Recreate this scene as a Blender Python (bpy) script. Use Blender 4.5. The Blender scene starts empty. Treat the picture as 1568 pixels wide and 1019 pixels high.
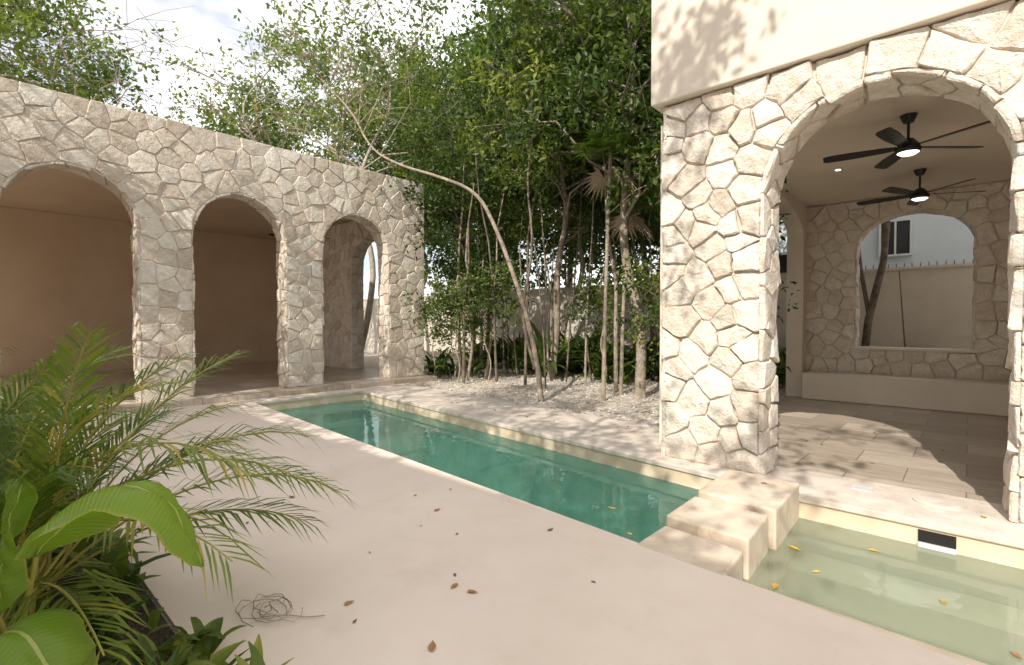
import bpy, math, random
import numpy as np
from mathutils import Vector, Matrix
random.seed(7)
rng = np.random.default_rng(7)
scene = bpy.context.scene
R = random.uniform

# ------------------------------------------------------------ materials
def newmat(name):
    m = bpy.data.materials.new(name); m.use_nodes = True
    nt = m.node_tree; nt.nodes.clear()
    out = nt.nodes.new('ShaderNodeOutputMaterial')
    return m, nt, out
def N(nt, t, **kw):
    n = nt.nodes.new(t)
    for k, v in kw.items():
        if k in n.inputs: n.inputs[k].default_value = v
        else: setattr(n, k, v)
    return n
def ramp(nt, fac, stops):
    r = nt.nodes.new('ShaderNodeValToRGB')
    while len(r.color_ramp.elements) < len(stops): r.color_ramp.elements.new(0.5)
    for e, (p, c) in zip(r.color_ramp.elements, stops):
        e.position = p; e.color = (*c, 1)
    nt.links.new(fac, r.inputs[0]); return r
def mixc(nt, a, b, fac, mode='MIX'):
    m = nt.nodes.new('ShaderNodeMix'); m.data_type = 'RGBA'; m.blend_type = mode
    for s, v in ((m.inputs[6], a), (m.inputs[7], b), (m.inputs[0], fac)):
        if hasattr(v, 'is_linked'): nt.links.new(v, s)
        elif isinstance(v, tuple): s.default_value = (*v, 1)
        else: s.default_value = v
    return m.outputs[2]

def surf(name, c1, c2, scale=2.0, rough=0.8, bump=0.3, bscale=40, bdist=0.01, stain=None, spec=0.3):
    m, nt, out = newmat(name); L = nt.links.new
    tc = N(nt, 'ShaderNodeTexCoord')
    n1 = N(nt, 'ShaderNodeTexNoise', Scale=scale, Detail=3.0, Roughness=0.65); L(tc.outputs['Object'], n1.inputs['Vector'])
    r = ramp(nt, n1.outputs[0], [(0.3, c1), (0.7, c2)])
    col = r.outputs[0]
    if stain:
        n4 = N(nt, 'ShaderNodeTexNoise', Scale=stain[0], Detail=5.0, Roughness=0.7); L(tc.outputs['Object'], n4.inputs['Vector'])
        r4 = ramp(nt, n4.outputs[0], [(0.52, (0, 0, 0)), (0.72, (1, 1, 1))])
        mm = N(nt, 'ShaderNodeMath', operation='MULTIPLY'); L(r4.outputs[0], mm.inputs[0]); mm.inputs[1].default_value = stain[2]
        col = mixc(nt, col, stain[1], mm.outputs[0])
    b = N(nt, 'ShaderNodeBsdfPrincipled', Roughness=rough); b.inputs['Specular IOR Level'].default_value = spec
    L(col, b.inputs['Base Color'])
    if bump:
        n2 = N(nt, 'ShaderNodeTexNoise', Scale=bscale, Detail=2.0); L(tc.outputs['Object'], n2.inputs['Vector'])
        bp = N(nt, 'ShaderNodeBump', Strength=bump, Distance=bdist); L(n2.outputs[0], bp.inputs['Height'])
        L(bp.outputs[0], b.inputs['Normal'])
    L(b.outputs[0], out.inputs[0])
    return m

def stone_mat(name, cols, bdist=0.03):
    m, nt, out = newmat(name); L = nt.links.new
    tc = N(nt, 'ShaderNodeTexCoord'); at = N(nt, 'ShaderNodeAttribute', attribute_name='tint')
    r = ramp(nt, at.outputs['Fac'], [(0.0, cols[0]), (0.5, cols[1]), (1.0, cols[2])])
    n1 = N(nt, 'ShaderNodeTexNoise', Scale=7.0, Detail=5.0, Roughness=0.7); L(tc.outputs['Object'], n1.inputs['Vector'])
    r1 = ramp(nt, n1.outputs[0], [(0.3, (0.84, 0.77, 0.69)), (0.56, (1, 1, 1))])
    col = mixc(nt, r.outputs[0], r1.outputs[0], 1.0, 'MULTIPLY')
    v = N(nt, 'ShaderNodeTexVoronoi', Scale=60.0); L(tc.outputs['Object'], v.inputs['Vector'])
    rv = ramp(nt, v.outputs['Distance'], [(0.08, (0.66, 0.60, 0.54)), (0.25, (1, 1, 1))])
    col = mixc(nt, col, rv.outputs[0], 0.45, 'MULTIPLY')
    b = N(nt, 'ShaderNodeBsdfPrincipled', Roughness=0.95); b.inputs['Specular IOR Level'].default_value = 0.1
    L(col, b.inputs['Base Color'])
    n2 = N(nt, 'ShaderNodeTexNoise', Scale=11.0, Detail=5.0, Roughness=0.72); L(tc.outputs['Object'], n2.inputs['Vector'])
    bp = N(nt, 'ShaderNodeBump', Strength=0.95, Distance=bdist*1.6); L(n2.outputs[0], bp.inputs['Height'])
    L(bp.outputs[0], b.inputs['Normal']); L(b.outputs[0], out.inputs[0])
    return m

def leaf_mat(name, stops, trans=0.35, rough=0.45, veins=False):
    m, nt, out = newmat(name); L = nt.links.new
    at = N(nt, 'ShaderNodeAttribute', attribute_name='tint')
    r = ramp(nt, at.outputs['Fac'], stops); col = r.outputs[0]
    b = N(nt, 'ShaderNodeBsdfPrincipled', Roughness=rough); b.inputs['Specular IOR Level'].default_value = 0.35
    if veins:
        uv = N(nt, 'ShaderNodeUVMap'); sx = N(nt, 'ShaderNodeSeparateXYZ'); L(uv.outputs[0], sx.inputs[0])
        ab = N(nt, 'ShaderNodeMath', operation='ABSOLUTE'); L(sx.outputs[1], ab.inputs[0])
        a2 = N(nt, 'ShaderNodeMath', operation='MULTIPLY_ADD'); L(ab.outputs[0], a2.inputs[0]); a2.inputs[1].default_value = -0.05; L(sx.outputs[0], a2.inputs[2])
        s = N(nt, 'ShaderNodeMath', operation='MULTIPLY'); L(a2.outputs[0], s.inputs[0]); s.inputs[1].default_value = 420
        sn = N(nt, 'ShaderNodeMath', operation='SINE'); L(s.outputs[0], sn.inputs[0])
        bp = N(nt, 'ShaderNodeBump', Strength=0.25, Distance=0.002); L(sn.outputs[0], bp.inputs['Height']); L(bp.outputs[0], b.inputs['Normal'])
        rr = ramp(nt, ab.outputs[0], [(0.03, (0.50, 0.55, 0.16)), (0.06, (0, 0, 0))])
        rf = ramp(nt, ab.outputs[0], [(0.03, (1, 1, 1)), (0.06, (0, 0, 0))])
        col = mixc(nt, col, rr.outputs[0], rf.outputs[0])
        er = ramp(nt, ab.outputs[0], [(0.93, (0, 0, 0)), (1.0, (.6, .6, .6))])
        col = mixc(nt, col, (0.5, 0.42, 0.10), er.outputs[0])
        sr = ramp(nt, sn.outputs[0], [(0.0, (0.94, 0.94, 0.94)), (1.0, (1, 1, 1))])
        col = mixc(nt, col, sr.outputs[0], 1.0, 'MULTIPLY')
    t = N(nt, 'ShaderNodeBsdfTranslucent')
    L(col, b.inputs['Base Color'])
    tcol = mixc(nt, col, (1.15, 1.35, 0.5), 1.0, 'MULTIPLY')
    L(tcol, t.inputs[0])
    mx = N(nt, 'ShaderNodeMixShader'); mx.inputs[0].default_value = trans
    L(b.outputs[0], mx.inputs[1]); L(t.outputs[0], mx.inputs[2]); L(mx.outputs[0], out.inputs[0])
    return m

def plain(name, c, rough=0.5, metal=0.0, emit=None):
    m, nt, out = newmat(name)
    b = N(nt, 'ShaderNodeBsdfPrincipled', Roughness=rough, Metallic=metal)
    tc = N(nt, 'ShaderNodeTexCoord'); n = N(nt, 'ShaderNodeTexNoise', Scale=8.0); nt.links.new(tc.outputs['Object'], n.inputs['Vector'])
    r = ramp(nt, n.outputs[0], [(0.3, tuple(x*0.85 for x in c)), (0.7, c)])
    nt.links.new(r.outputs[0], b.inputs['Base Color'])
    if emit:
        b.inputs['Emission Color'].default_value = (*emit[0], 1); b.inputs['Emission Strength'].default_value = emit[1]
    nt.links.new(b.outputs[0], out.inputs[0]); return m

M_deck = surf('deck_plaster', (0.715, 0.60, 0.51), (0.785, 0.672, 0.58), 1.3, 0.6, 0.12, 30, 0.006, stain=(1.8, (0.63, 0.51, 0.42), 0.5))
M_coping = surf('coping_plaster', (0.56, 0.48, 0.41), (0.73, 0.65, 0.565), 3.0, 0.8, 0.3, 60, 0.006, stain=(4.0, (0.38, 0.31, 0.255), 0.6))
M_block = surf('block_plaster', (0.58, 0.48, 0.37), (0.72, 0.62, 0.50), 3.0, 0.75, 0.3, 60, 0.006, stain=(5.0, (0.40, 0.30, 0.2), 0.6))
M_stucco = surf('stucco', (0.68, 0.59, 0.49), (0.74, 0.655, 0.55), 1.2, 0.9, 0.25, 90, 0.004)
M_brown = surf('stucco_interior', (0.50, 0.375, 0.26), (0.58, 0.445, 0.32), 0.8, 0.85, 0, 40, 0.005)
M_mortar = surf('mortar', (0.62, 0.54, 0.45), (0.72, 0.64, 0.55), 8.0, 0.95, 0.0, 80, 0.01)
M_white = surf('white_wall', (0.60, 0.53, 0.45), (0.70, 0.64, 0.56), 1.0, 0.9, 0, 60, 0.004, stain=(1.5, (0.42, 0.38, 0.31), 0.5))
M_house = surf('house_paint', (0.56, 0.61, 0.64), (0.62, 0.67, 0.70), 1.0, 0.9, 0, 60, 0.004)
M_gravel = surf('gravel', (0.54, 0.47, 0.40), (0.78, 0.72, 0.65), 14.0, 0.95, 1.0, 45, 0.04, stain=(9.0, (0.36, 0.28, 0.21), 0.5))
M_soil = surf('soil', (0.05, 0.035, 0.025), (0.12, 0.085, 0.06), 12.0, 0.95, 1.0, 40, 0.05)
M_stoneL = stone_mat('limestone_a', [(0.58, 0.495, 0.41), (0.715, 0.64, 0.55), (0.80, 0.74, 0.65)], .022)
M_stoneR = stone_mat('limestone_b', [(0.68, 0.60, 0.51), (0.79, 0.72, 0.635), (0.84, 0.78, 0.70)], .03)
M_black = plain('black_metal', (0.015, 0.013, 0.012), 0.4)
M_dark = plain('dark_glass', (0.03, 0.035, 0.04), 0.15)
M_lamp = plain('lamp_diffuser', (0.9, 0.9, 0.85), 0.4, emit=((1.0, 0.93, 0.8), 3.0))
M_plastic = plain('white_plastic', (0.72, 0.72, 0.70), 0.4)
M_bark = surf('bark', (0.20, 0.16, 0.12), (0.46, 0.39, 0.31), 7.0, 0.95, 0.8, 30, 0.03)
M_barkp = surf('bark_pale', (0.27, 0.23, 0.19), (0.50, 0.44, 0.37), 7.0, 0.95, 0.8, 30, 0.03)
M_barkd = surf('bark_dark', (0.09, 0.07, 0.05), (0.25, 0.20, 0.155), 7.0, 0.95, 0.8, 30, 0.03)
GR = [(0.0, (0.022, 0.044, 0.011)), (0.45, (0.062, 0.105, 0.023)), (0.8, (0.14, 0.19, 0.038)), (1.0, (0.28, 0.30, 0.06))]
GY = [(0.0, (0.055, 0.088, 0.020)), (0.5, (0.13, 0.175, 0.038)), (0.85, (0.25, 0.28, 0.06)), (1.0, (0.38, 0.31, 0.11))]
M_leaf = leaf_mat('leaf_green', GR, 0.4)
M_leafy = leaf_mat('leaf_yellow_green', GY, 0.45)
M_palm = leaf_mat('palm_leaflet', [(0.0, (0.05, 0.09, 0.018)), (0.5, (0.10, 0.16, 0.030)), (0.9, (0.23, 0.27, 0.045)), (1.0, (0.50, 0.36, 0.07))], 0.35, 0.35)
M_stem = plain('palm_stem', (0.42, 0.36, 0.08), 0.5)
M_banana = leaf_mat('banana_leaf', [(0.0, (0.12, 0.22, 0.025)), (0.8, (0.28, 0.40, 0.045)), (1.0, (0.5, 0.36, 0.05))], 0.4, 0.3, veins=True)
M_litter = leaf_mat('dry_leaf', [(0.0, (0.22, 0.15, 0.10)), (0.35, (0.46, 0.36, 0.27)), (0.7, (0.68, 0.60, 0.51)), (1.0, (0.82, 0.77, 0.70))], 0.05, 0.8)
M_fleaf = leaf_mat('fallen_leaf', [(0.0, (0.16, 0.08, 0.04)), (0.6, (0.34, 0.18, 0.08)), (1.0, (0.6, 0.40, 0.06))], 0.1, 0.6)

def tile_mat():
    m, nt, out = newmat('travertine_tile'); L = nt.links.new
    tc = N(nt, 'ShaderNodeTexCoord'); br = N(nt, 'ShaderNodeTexBrick')
    br.offset = 0.5
    for k, v in (('Scale', 1.0), ('Mortar Size', 0.006), ('Brick Width', 0.9), ('Row Height', 0.6), ('Bias', 0.0)): br.inputs[k].default_value = v
    br.inputs['Color1'].default_value = (0.42, 0.35, 0.29, 1); br.inputs['Color2'].default_value = (0.62, 0.55, 0.47, 1); br.inputs['Mortar'].default_value = (0.26, 0.21, 0.17, 1)
    L(tc.outputs['Object'], br.inputs['Vector'])
    mp = N(nt, 'ShaderNodeMapping'); mp.inputs['Scale'].default_value = (1.0, 5.0, 1); L(tc.outputs['Object'], mp.inputs['Vector'])
    n = N(nt, 'ShaderNodeTexNoise', Scale=2.5, Detail=4.0, Roughness=0.65); L(mp.outputs[0], n.inputs['Vector'])
    r = ramp(nt, n.outputs[0], [(0.3, (0.75, 0.72, 0.68)), (0.7, (1.08, 1.06, 1.02))])
    col = mixc(nt, br.outputs[0], r.outputs[0], 1.0, 'MULTIPLY')
    b = N(nt, 'ShaderNodeBsdfPrincipled', Roughness=0.4); L(col, b.inputs['Base Color']); L(b.outputs[0], out.inputs[0]); return m
M_tile = tile_mat()

def pool_mat(name, deep, deep2):
    m, nt, out = newmat(name); L = nt.links.new
    g = N(nt, 'ShaderNodeTexCoord'); sx = N(nt, 'ShaderNodeSeparateXYZ'); L(g.outputs['Object'], sx.inputs[0])
    n = N(nt, 'ShaderNodeTexNoise', Scale=3.0, Detail=3.0); L(g.outputs['Object'], n.inputs['Vector'])
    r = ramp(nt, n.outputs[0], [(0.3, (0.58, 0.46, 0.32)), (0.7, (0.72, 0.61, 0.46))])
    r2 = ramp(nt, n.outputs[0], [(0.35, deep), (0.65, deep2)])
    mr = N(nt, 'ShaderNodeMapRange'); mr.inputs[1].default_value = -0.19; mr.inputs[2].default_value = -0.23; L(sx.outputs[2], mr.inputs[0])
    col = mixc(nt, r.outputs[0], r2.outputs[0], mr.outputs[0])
    b = N(nt, 'ShaderNodeBsdfPrincipled', Roughness=0.7); L(col, b.inputs['Base Color']); L(b.outputs[0], out.inputs[0]); return m
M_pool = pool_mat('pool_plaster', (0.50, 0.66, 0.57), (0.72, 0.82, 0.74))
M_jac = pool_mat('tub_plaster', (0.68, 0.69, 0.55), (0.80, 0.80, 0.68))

def water_mat(name, tint, milk, milkfac):
    m, nt, out = newmat(name); L = nt.links.new
    tc = N(nt, 'ShaderNodeTexCoord')
    n = N(nt, 'ShaderNodeTexNoise', Scale=4.0, Detail=2.0); L(tc.outputs['Object'], n.inputs['Vector'])
    bp = N(nt, 'ShaderNodeBump', Strength=0.3, Distance=0.012); L(n.outputs[0], bp.inputs['Height'])
    fr = N(nt, 'ShaderNodeFresnel', IOR=1.33); L(bp.outputs[0], fr.inputs['Normal'])
    gl = N(nt, 'ShaderNodeBsdfGlossy', Roughness=0.02); L(bp.outputs[0], gl.inputs['Normal'])
    tr = N(nt, 'ShaderNodeBsdfTransparent'); tr.inputs[0].default_value = (*tint, 1)
    df = N(nt, 'ShaderNodeBsdfDiffuse'); df.inputs[0].default_value = (*milk, 1)
    m1 = N(nt, 'ShaderNodeMixShader'); m1.inputs[0].default_value = milkfac; L(tr.outputs[0], m1.inputs[1]); L(df.outputs[0], m1.inputs[2])
    m2 = N(nt, 'ShaderNodeMixShader'); L(fr.outputs[0], m2.inputs[0]); L(m1.outputs[0], m2.inputs[1]); L(gl.outputs[0], m2.inputs[2])
    L(m2.outputs[0], out.inputs[0]); return m
M_wpool = water_mat('pool_water', (0.64, 0.88, 0.79), (0.22, 0.52, 0.42), 0.18)
M_wjac = water_mat('tub_water', (0.90, 0.95, 0.83), (0.66, 0.70, 0.53), 0.28)

# ------------------------------------------------------------ mesh helpers
class MB:
    def __init__(s): s.v=[]; s.f=[]; s.m=[]; s.t=[]
    def add(s, vs, fs, mi=0, tint=0.5):
        o=len(s.v); s.v+= [tuple(p) for p in vs]; s.t += [tint]*len(vs)
        for f in fs: s.f.append(tuple(i+o for i in f)); s.m.append(mi)
    def box(s, x0,y0,z0,x1,y1,z1, mi=0, tint=0.5):
        s.add([(x0,y0,z0),(x1,y0,z0),(x1,y1,z0),(x0,y1,z0),(x0,y0,z1),(x1,y0,z1),(x1,y1,z1),(x0,y1,z1)],
              [(0,3,2,1),(4,5,6,7),(0,1,5,4),(1,2,6,5),(2,3,7,6),(3,0,4,7)], mi, tint)
    def cyl(s, c, r0, r1, z0, z1, n=24, mi=0):
        vs=[]
        for r,z in ((r0,z0),(r1,z1)):
            for i in range(n):
                a=2*math.pi*i/n; vs.append((c[0]+r*math.cos(a), c[1]+r*math.sin(a), z))
        fs=[(i,(i+1)%n,n+(i+1)%n,n+i) for i in range(n)]+[tuple(range(n-1,-1,-1)), tuple(range(n,2*n))]
        s.add(vs,fs,mi)
    def tube(s, pts, rad, n=6, mi=0, tint=0.5):
        pts=[Vector(p) for p in pts]; vs=[]
        for i,p in enumerate(pts):
            d=(pts[min(i+1,len(pts)-1)]-pts[max(i-1,0)]).normalized()
            a=d.cross(Vector((0.13,0.97,0.21))).normalized(); b=d.cross(a)
            r=rad[i] if hasattr(rad,'__len__') else rad
            for k in range(n):
                t=2*math.pi*k/n; vs.append(p+a*(r*math.cos(t))+b*(r*math.sin(t)))
        fs=[(i*n+k,i*n+(k+1)%n,(i+1)*n+(k+1)%n,(i+1)*n+k) for i in range(len(pts)-1) for k in range(n)]
        s.add(vs,fs,mi,tint)
    def obj(s, name, mats, parent=None, smooth=False, bevel=0):
        me=bpy.data.meshes.new(name); me.from_pydata(s.v,[],s.f)
        for m in mats: me.materials.append(m)
        me.polygons.foreach_set('material_index', s.m)
        a=me.attributes.new('tint','FLOAT','POINT'); a.data.foreach_set('value', s.t)
        if smooth: me.polygons.foreach_set('use_smooth',[True]*len(s.f))
        me.update()
        o=bpy.data.objects.new(name, me); scene.collection.objects.link(o)
        if parent: o.parent=parent
        if bevel:
            b=o.modifiers.new('bevel','BEVEL'); b.width=bevel; b.segments=2; b.limit_method='ANGLE'
        return o
def empty(name):
    e=bpy.data.objects.new(name,None); scene.collection.objects.link(e); return e
def prism(mb, poly, z0, z1, mi=0):
    n=len(poly)
    vs=[(x,y,z0) for x,y in poly]+[(x,y,z1) for x,y in poly]
    mb.add(vs,[tuple(range(n-1,-1,-1)),tuple(range(n,2*n))]+[(i,(i+1)%n,n+(i+1)%n,n+i) for i in range(n)],mi)

# ------------------------------------------------------------ stone cladding
def clip(poly, nx, ny, c):
    out=[]; n=len(poly)
    for i in range(n):
        p=poly[i]; q=poly[(i+1)%n]
        dp=nx*p[0]+ny*p[1]-c; dq=nx*q[0]+ny*q[1]-c
        if dp<=0: out.append(p)
        if (dp<0<dq) or (dq<0<dp):
            t=dp/(dp-dq); out.append((p[0]+(q[0]-p[0])*t, p[1]+(q[1]-p[1])*t))
    return out
def outline(a):
    c,w,z0,zs,b=a; pts=[]
    n=max(2,int((zs-z0)/0.1))
    for i in range(n): pts.append((c-w, z0+(zs-z0)*i/n))
    for i in range(41):
        t=math.pi-math.pi*i/40; pts.append((c+w*math.cos(t), zs+b*math.sin(t)))
    for i in range(1,n+1): pts.append((c+w, zs-(zs-z0)*i/n))
    return pts
def inside(a,u,v):
    c,w,z0,zs,b=a
    if abs(u-c)>=w or v<z0: return False
    if v<=zs: return True
    return ((u-c)/w)**2+((v-zs)/b)**2<1
def resample(pts, step):
    L=[0]
    for p,q in zip(pts,pts[1:]): L.append(L[-1]+math.dist(p,q))
    n=max(3,int(L[-1]/step)); out=[]; 
    w=[R(.6,1.5) for _ in range(n)]; tot=sum(w); acc=0
    for i in range(n):
        s=L[-1]*(acc+w[i]/2)/tot; acc+=w[i]
        j=max(k for k in range(len(L)) if L[k]<=s); j=min(j,len(pts)-2)
        t=(s-L[j])/(L[j+1]-L[j]); p,q=pts[j],pts[j+1]
        dx,dy=(q[0]-p[0])/(L[j+1]-L[j]),(q[1]-p[1])/(L[j+1]-L[j])
        out.append((p[0]+(q[0]-p[0])*t,p[1]+(q[1]-p[1])*t, dy,-dx))
    return out, L
def lay_stones(mb, seeds, nkeep, rect, mapf, gap=0.006, h=0.045, rough=1.0):
    S=np.array(seeds); u0,v0,u1,v1=rect
    for i in range(nkeep):
        su,sv=seeds[i]
        d=np.hypot(S[:,0]-su,S[:,1]-sv); idx=np.argsort(d)[1:26]
        poly=[(u0,v0),(u1,v0),(u1,v1),(u0,v1)]
        for j in idx:
            nx,ny=S[j]-S[i]; l=math.hypot(nx,ny)
            if l<1e-4: continue
            nx/=l; ny/=l
            poly=clip(poly,nx,ny,nx*su+ny*sv+l/2-gap*R(0.2,1.7))
            if len(poly)<3: break
        if len(poly)<3: continue
        cx=sum(p[0] for p in poly)/len(poly); cy=sum(p[1] for p in poly)/len(poly)
        rad=sum(math.hypot(p[0]-cx,p[1]-cy) for p in poly)/len(poly)
        if rad<0.03: continue
        q=[]
        n=len(poly)
        for k in range(n):
            p0,p1=poly[k],poly[(k+1)%n]; l=math.dist(p0,p1)
            if l<0.008: continue
            c=min(0.010/l,0.25); ts=[c]; m=int(l/0.07)
            ts+=[c+(1-2*c)*(s+1)/(m+1) for s in range(m)]; ts.append(1-c)
            bow=R(-.012,.012) if l>.15 else 0
            ex,ey=(p1[1]-p0[1])/l,-(p1[0]-p0[0])/l
            for t in ts:
                j=0.0045*rough; bb=min(0,bow*4*t*(1-t))
                q.append((p0[0]+(p1[0]-p0[0])*t+ex*bb+R(-j,j), p0[1]+(p1[1]-p0[1])*t+ey*bb+R(-j,j)))
        n=len(q)
        if n<4: continue
        hh=h*R(0.6,1.3); tx,ty=R(-.09,.09)*rough,R(-.09,.09)*rough
        tint=min(1,max(0,random.gauss(0.5,0.27)))
        vs=[]
        for k,ins,j in ((-0.3,0.0,0.0),(0.65,0.002,0.003),(1.0,0.014,0.003)):
            f=min(0.5,ins/rad)
            for (a,b) in q:
                uu,vv=a+(cx-a)*f,b+(cy-b)*f
                z=hh*k+((uu-cx)*tx+(vv-cy)*ty)*max(0,k)+R(-j,j)*rough
                vs.append(mapf(uu,vv,max(z,-0.012)))
        fs=[]
        for r_ in range(2):
            for k in range(n): fs.append((r_*n+k,r_*n+(k+1)%n,(r_+1)*n+(k+1)%n,(r_+1)*n+k))
        off=(R(-.35,.35)*rad,R(-.35,.35)*rad); off2=(-off[0]+R(-.1,.1)*rad,-off[1]+R(-.1,.1)*rad)
        bump=hh+R(.002,.014)*rough; o3=len(vs)
        vs.append(mapf(cx+off[0],cy+off[1],bump+off[0]*tx+off[1]*ty)); vs.append(mapf(cx+off2[0],cy+off2[1],bump+R(-.008,.004)*rough+off2[0]*tx+off2[1]*ty))
        side=[((q[k][0]-cx-off[0])**2+(q[k][1]-cy-off[1])**2)<((q[k][0]-cx-off2[0])**2+(q[k][1]-cy-off2[1])**2) for k in range(n)]
        for k in range(n):
            a,b=2*n+k,2*n+(k+1)%n; sa,sb=side[k],side[(k+1)%n]
            if sa==sb: fs.append((a,b,o3 if sa else o3+1))
            else: fs.append((a,b,o3+1 if sa else o3, o3 if sa else o3+1))
        mb.add(vs,fs,0,tint)
def wall_seeds(rect, arches, s):
    u0,v0,u1,v1=rect; ring=[]; mirror=[]; outs=[]
    for a in arches:
        pts=outline(a); paths=[pts]
        if a[2]>v0+.1:
            paths.append([(a[0]+a[1]-2*a[1]*i/16,a[2]) for i in range(17)])
        for pp in paths:
            outs+=pp
            rs,_=resample(pp,s*0.80)
            for (u,v,nx,ny) in rs:
                d=s*0.40*R(0.5,1.4)
                ring.append((u-nx*d,v-ny*d)); mirror.append((u+nx*d,v+ny*d))
    O=np.array(outs) if outs else None
    free=[]; area=(u1-u0)*(v1-v0)
    for _ in range(int(area/(s*s)*16)):
        u,v=R(u0+.06,u1-.06),R(v0+.06,v1-.06)
        if any(inside(a,u,v) for a in arches): continue
        rr=s*R(.45,1.15)
        if O is not None and np.min(np.hypot(O[:,0]-u,O[:,1]-v))<s*0.66: continue
        if any(math.hypot((u-p[0])*.92,(v-p[1])*1.2)<rr for p in free): continue
        free.append((u,v))
    keep=ring+free
    return keep+mirror, len(keep)
def clad_wall(mb, rect, arches, mapf, s=0.33, h=0.045, rough=1.0):
    seeds,nk=wall_seeds(rect,arches,s); lay_stones(mb,seeds,nk,rect,mapf,h=h,rough=rough)
def clad_reveal(mb, a, T, mapf, s=0.26, h=0.035, d0=-0.03):
    pts=outline(a); L=[0]
    for p,q in zip(pts,pts[1:]): L.append(L[-1]+math.dist(p,q))
    La=np.array(L)
    def mp(u,v,hh):
        u=min(max(u,0),L[-1]-1e-5); j=int(np.searchsorted(La,u,side='right')-1); j=min(j,len(pts)-2)
        p,q=pts[j],pts[j+1]; l=L[j+1]-L[j]; t=(u-L[j])/l; dx,dy=(q[0]-p[0])/l,(q[1]-p[1])/l
        return mapf(p[0]+(q[0]-p[0])*t+dy*hh, p[1]+(q[1]-p[1])*t-dx*hh, v)
    rect=(0,d0,L[-1],T); seeds=[]
    n=int(L[-1]/s)
    for i in range(n):
        if i%2: rows=[0.27,0.76]
        else: rows=[0.5] if R(0,1)<.5 else [0.3,0.72]
        for r_ in rows: seeds.append(((i+0.5+R(-.2,.2))*L[-1]/n, d0+(T-d0)*(r_+R(-.1,.1))))
    lay_stones(mb,seeds,len(seeds),rect,mp,h=h)
def arch_wall(mb, u0,u1,z0,z1, arches, T, mapf, mi=0):
    arches=sorted(arches)
    def quad(p): mb.add(p,[(0,1,2,3)],mi)
    for d in (0,T):
        cur=u0
        for a in arches:
            c,w,az0,zs,b=a
            quad([mapf(cur,z0,d),mapf(c-w,z0,d),mapf(c-w,z1,d),mapf(cur,z1,d)])
            if az0>z0+.01: quad([mapf(c-w,z0,d),mapf(c+w,z0,d),mapf(c+w,az0,d),mapf(c-w,az0,d)])
            for i in range(40):
                t0=math.pi-math.pi*i/40; t1=math.pi-math.pi*(i+1)/40
                p=(c+w*math.cos(t0),zs+b*math.sin(t0)); q=(c+w*math.cos(t1),zs+b*math.sin(t1))
                quad([mapf(p[0],p[1],d),mapf(q[0],q[1],d),mapf(q[0],z1,d),mapf(p[0],z1,d)])
            cur=c+w
        quad([mapf(cur,z0,d),mapf(u1,z0,d),mapf(u1,z1,d),mapf(cur,z1,d)])
    for a in arches:
        pts=outline(a)
        if a[2]>z0+.01: pts=pts+[pts[0]]
        for p,q in zip(pts,pts[1:]): quad([mapf(p[0],p[1],0),mapf(q[0],q[1],0),mapf(q[0],q[1],T),mapf(p[0],p[1],T)])
    quad([mapf(u0,z1,0),mapf(u1,z1,0),mapf(u1,z1,T),mapf(u0,z1,T)])
    for u in (u0,u1): quad([mapf(u,z0,0),mapf(u,z1,0),mapf(u,z1,T),mapf(u,z0,T)])

# ============================================================ LEFT ARCADE HOUSE
lh=empty('stone_arcade_house')
XL=-10.94; TL=0.46; FZ=0.10
archL=[(c,0.895,FZ,3.2,0.92) for c in (-1.35,1.27,3.885,6.475)]
mb=MB(); arch_wall(mb,-3.9,8.43,FZ,5.22,archL,TL,lambda u,z,d:(XL-d,u,z))
mb.obj('front_wall_core',[M_mortar],lh)
mb=MB(); clad_wall(mb,(-3.9,FZ,8.47,5.25),archL,lambda u,v,h:(XL+h,u,v),s=0.41,h=0.023,rough=0.85)
for a in archL: clad_reveal(mb,a,TL,lambda u,z,d:(XL-d,u,z),h=.028,d0=-.02)
mb.obj('front_wall_stones',[M_stoneL],lh)
sideA=[(-13.0,0.9,FZ,3.2,0.85)]
mb=MB(); arch_wall(mb,-19.0,XL-TL-0.01,FZ,4.6,sideA,0.4,lambda u,z,d:(u,8.03+d,z))
mb.obj('side_wall_core',[M_mortar],lh)
mb=MB(); clad_wall(mb,(-19.0,FZ,XL-TL-0.01,4.6),sideA,lambda u,v,h:(u,8.03-h,v),s=0.38,h=0.024)
clad_reveal(mb,sideA[0],0.4,lambda u,z,d:(u,8.03+d,z))
mb.obj('side_wall_stones',[M_stoneL],lh)
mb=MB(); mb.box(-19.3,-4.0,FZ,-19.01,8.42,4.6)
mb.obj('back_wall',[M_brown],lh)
mb=MB()
for xx in (-18.9,-15.2,-11.9): mb.box(xx,-4.2,FZ,xx+.4,-3.93,4.6)
mb.box(-18.49,-4.19,4.0,-11.91,-3.94,4.6)
mb.obj('unseen_open_south_side',[M_stucco],lh)  # unseen south side, left open to let sun and sky into the arcade
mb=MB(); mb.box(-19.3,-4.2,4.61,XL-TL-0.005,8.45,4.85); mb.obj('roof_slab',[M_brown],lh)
mb=MB(); mb.box(-19.4,-4.3,-0.3,-10.45,8.52,FZ); mb.obj('floor_slab',[M_tile],lh)

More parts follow.
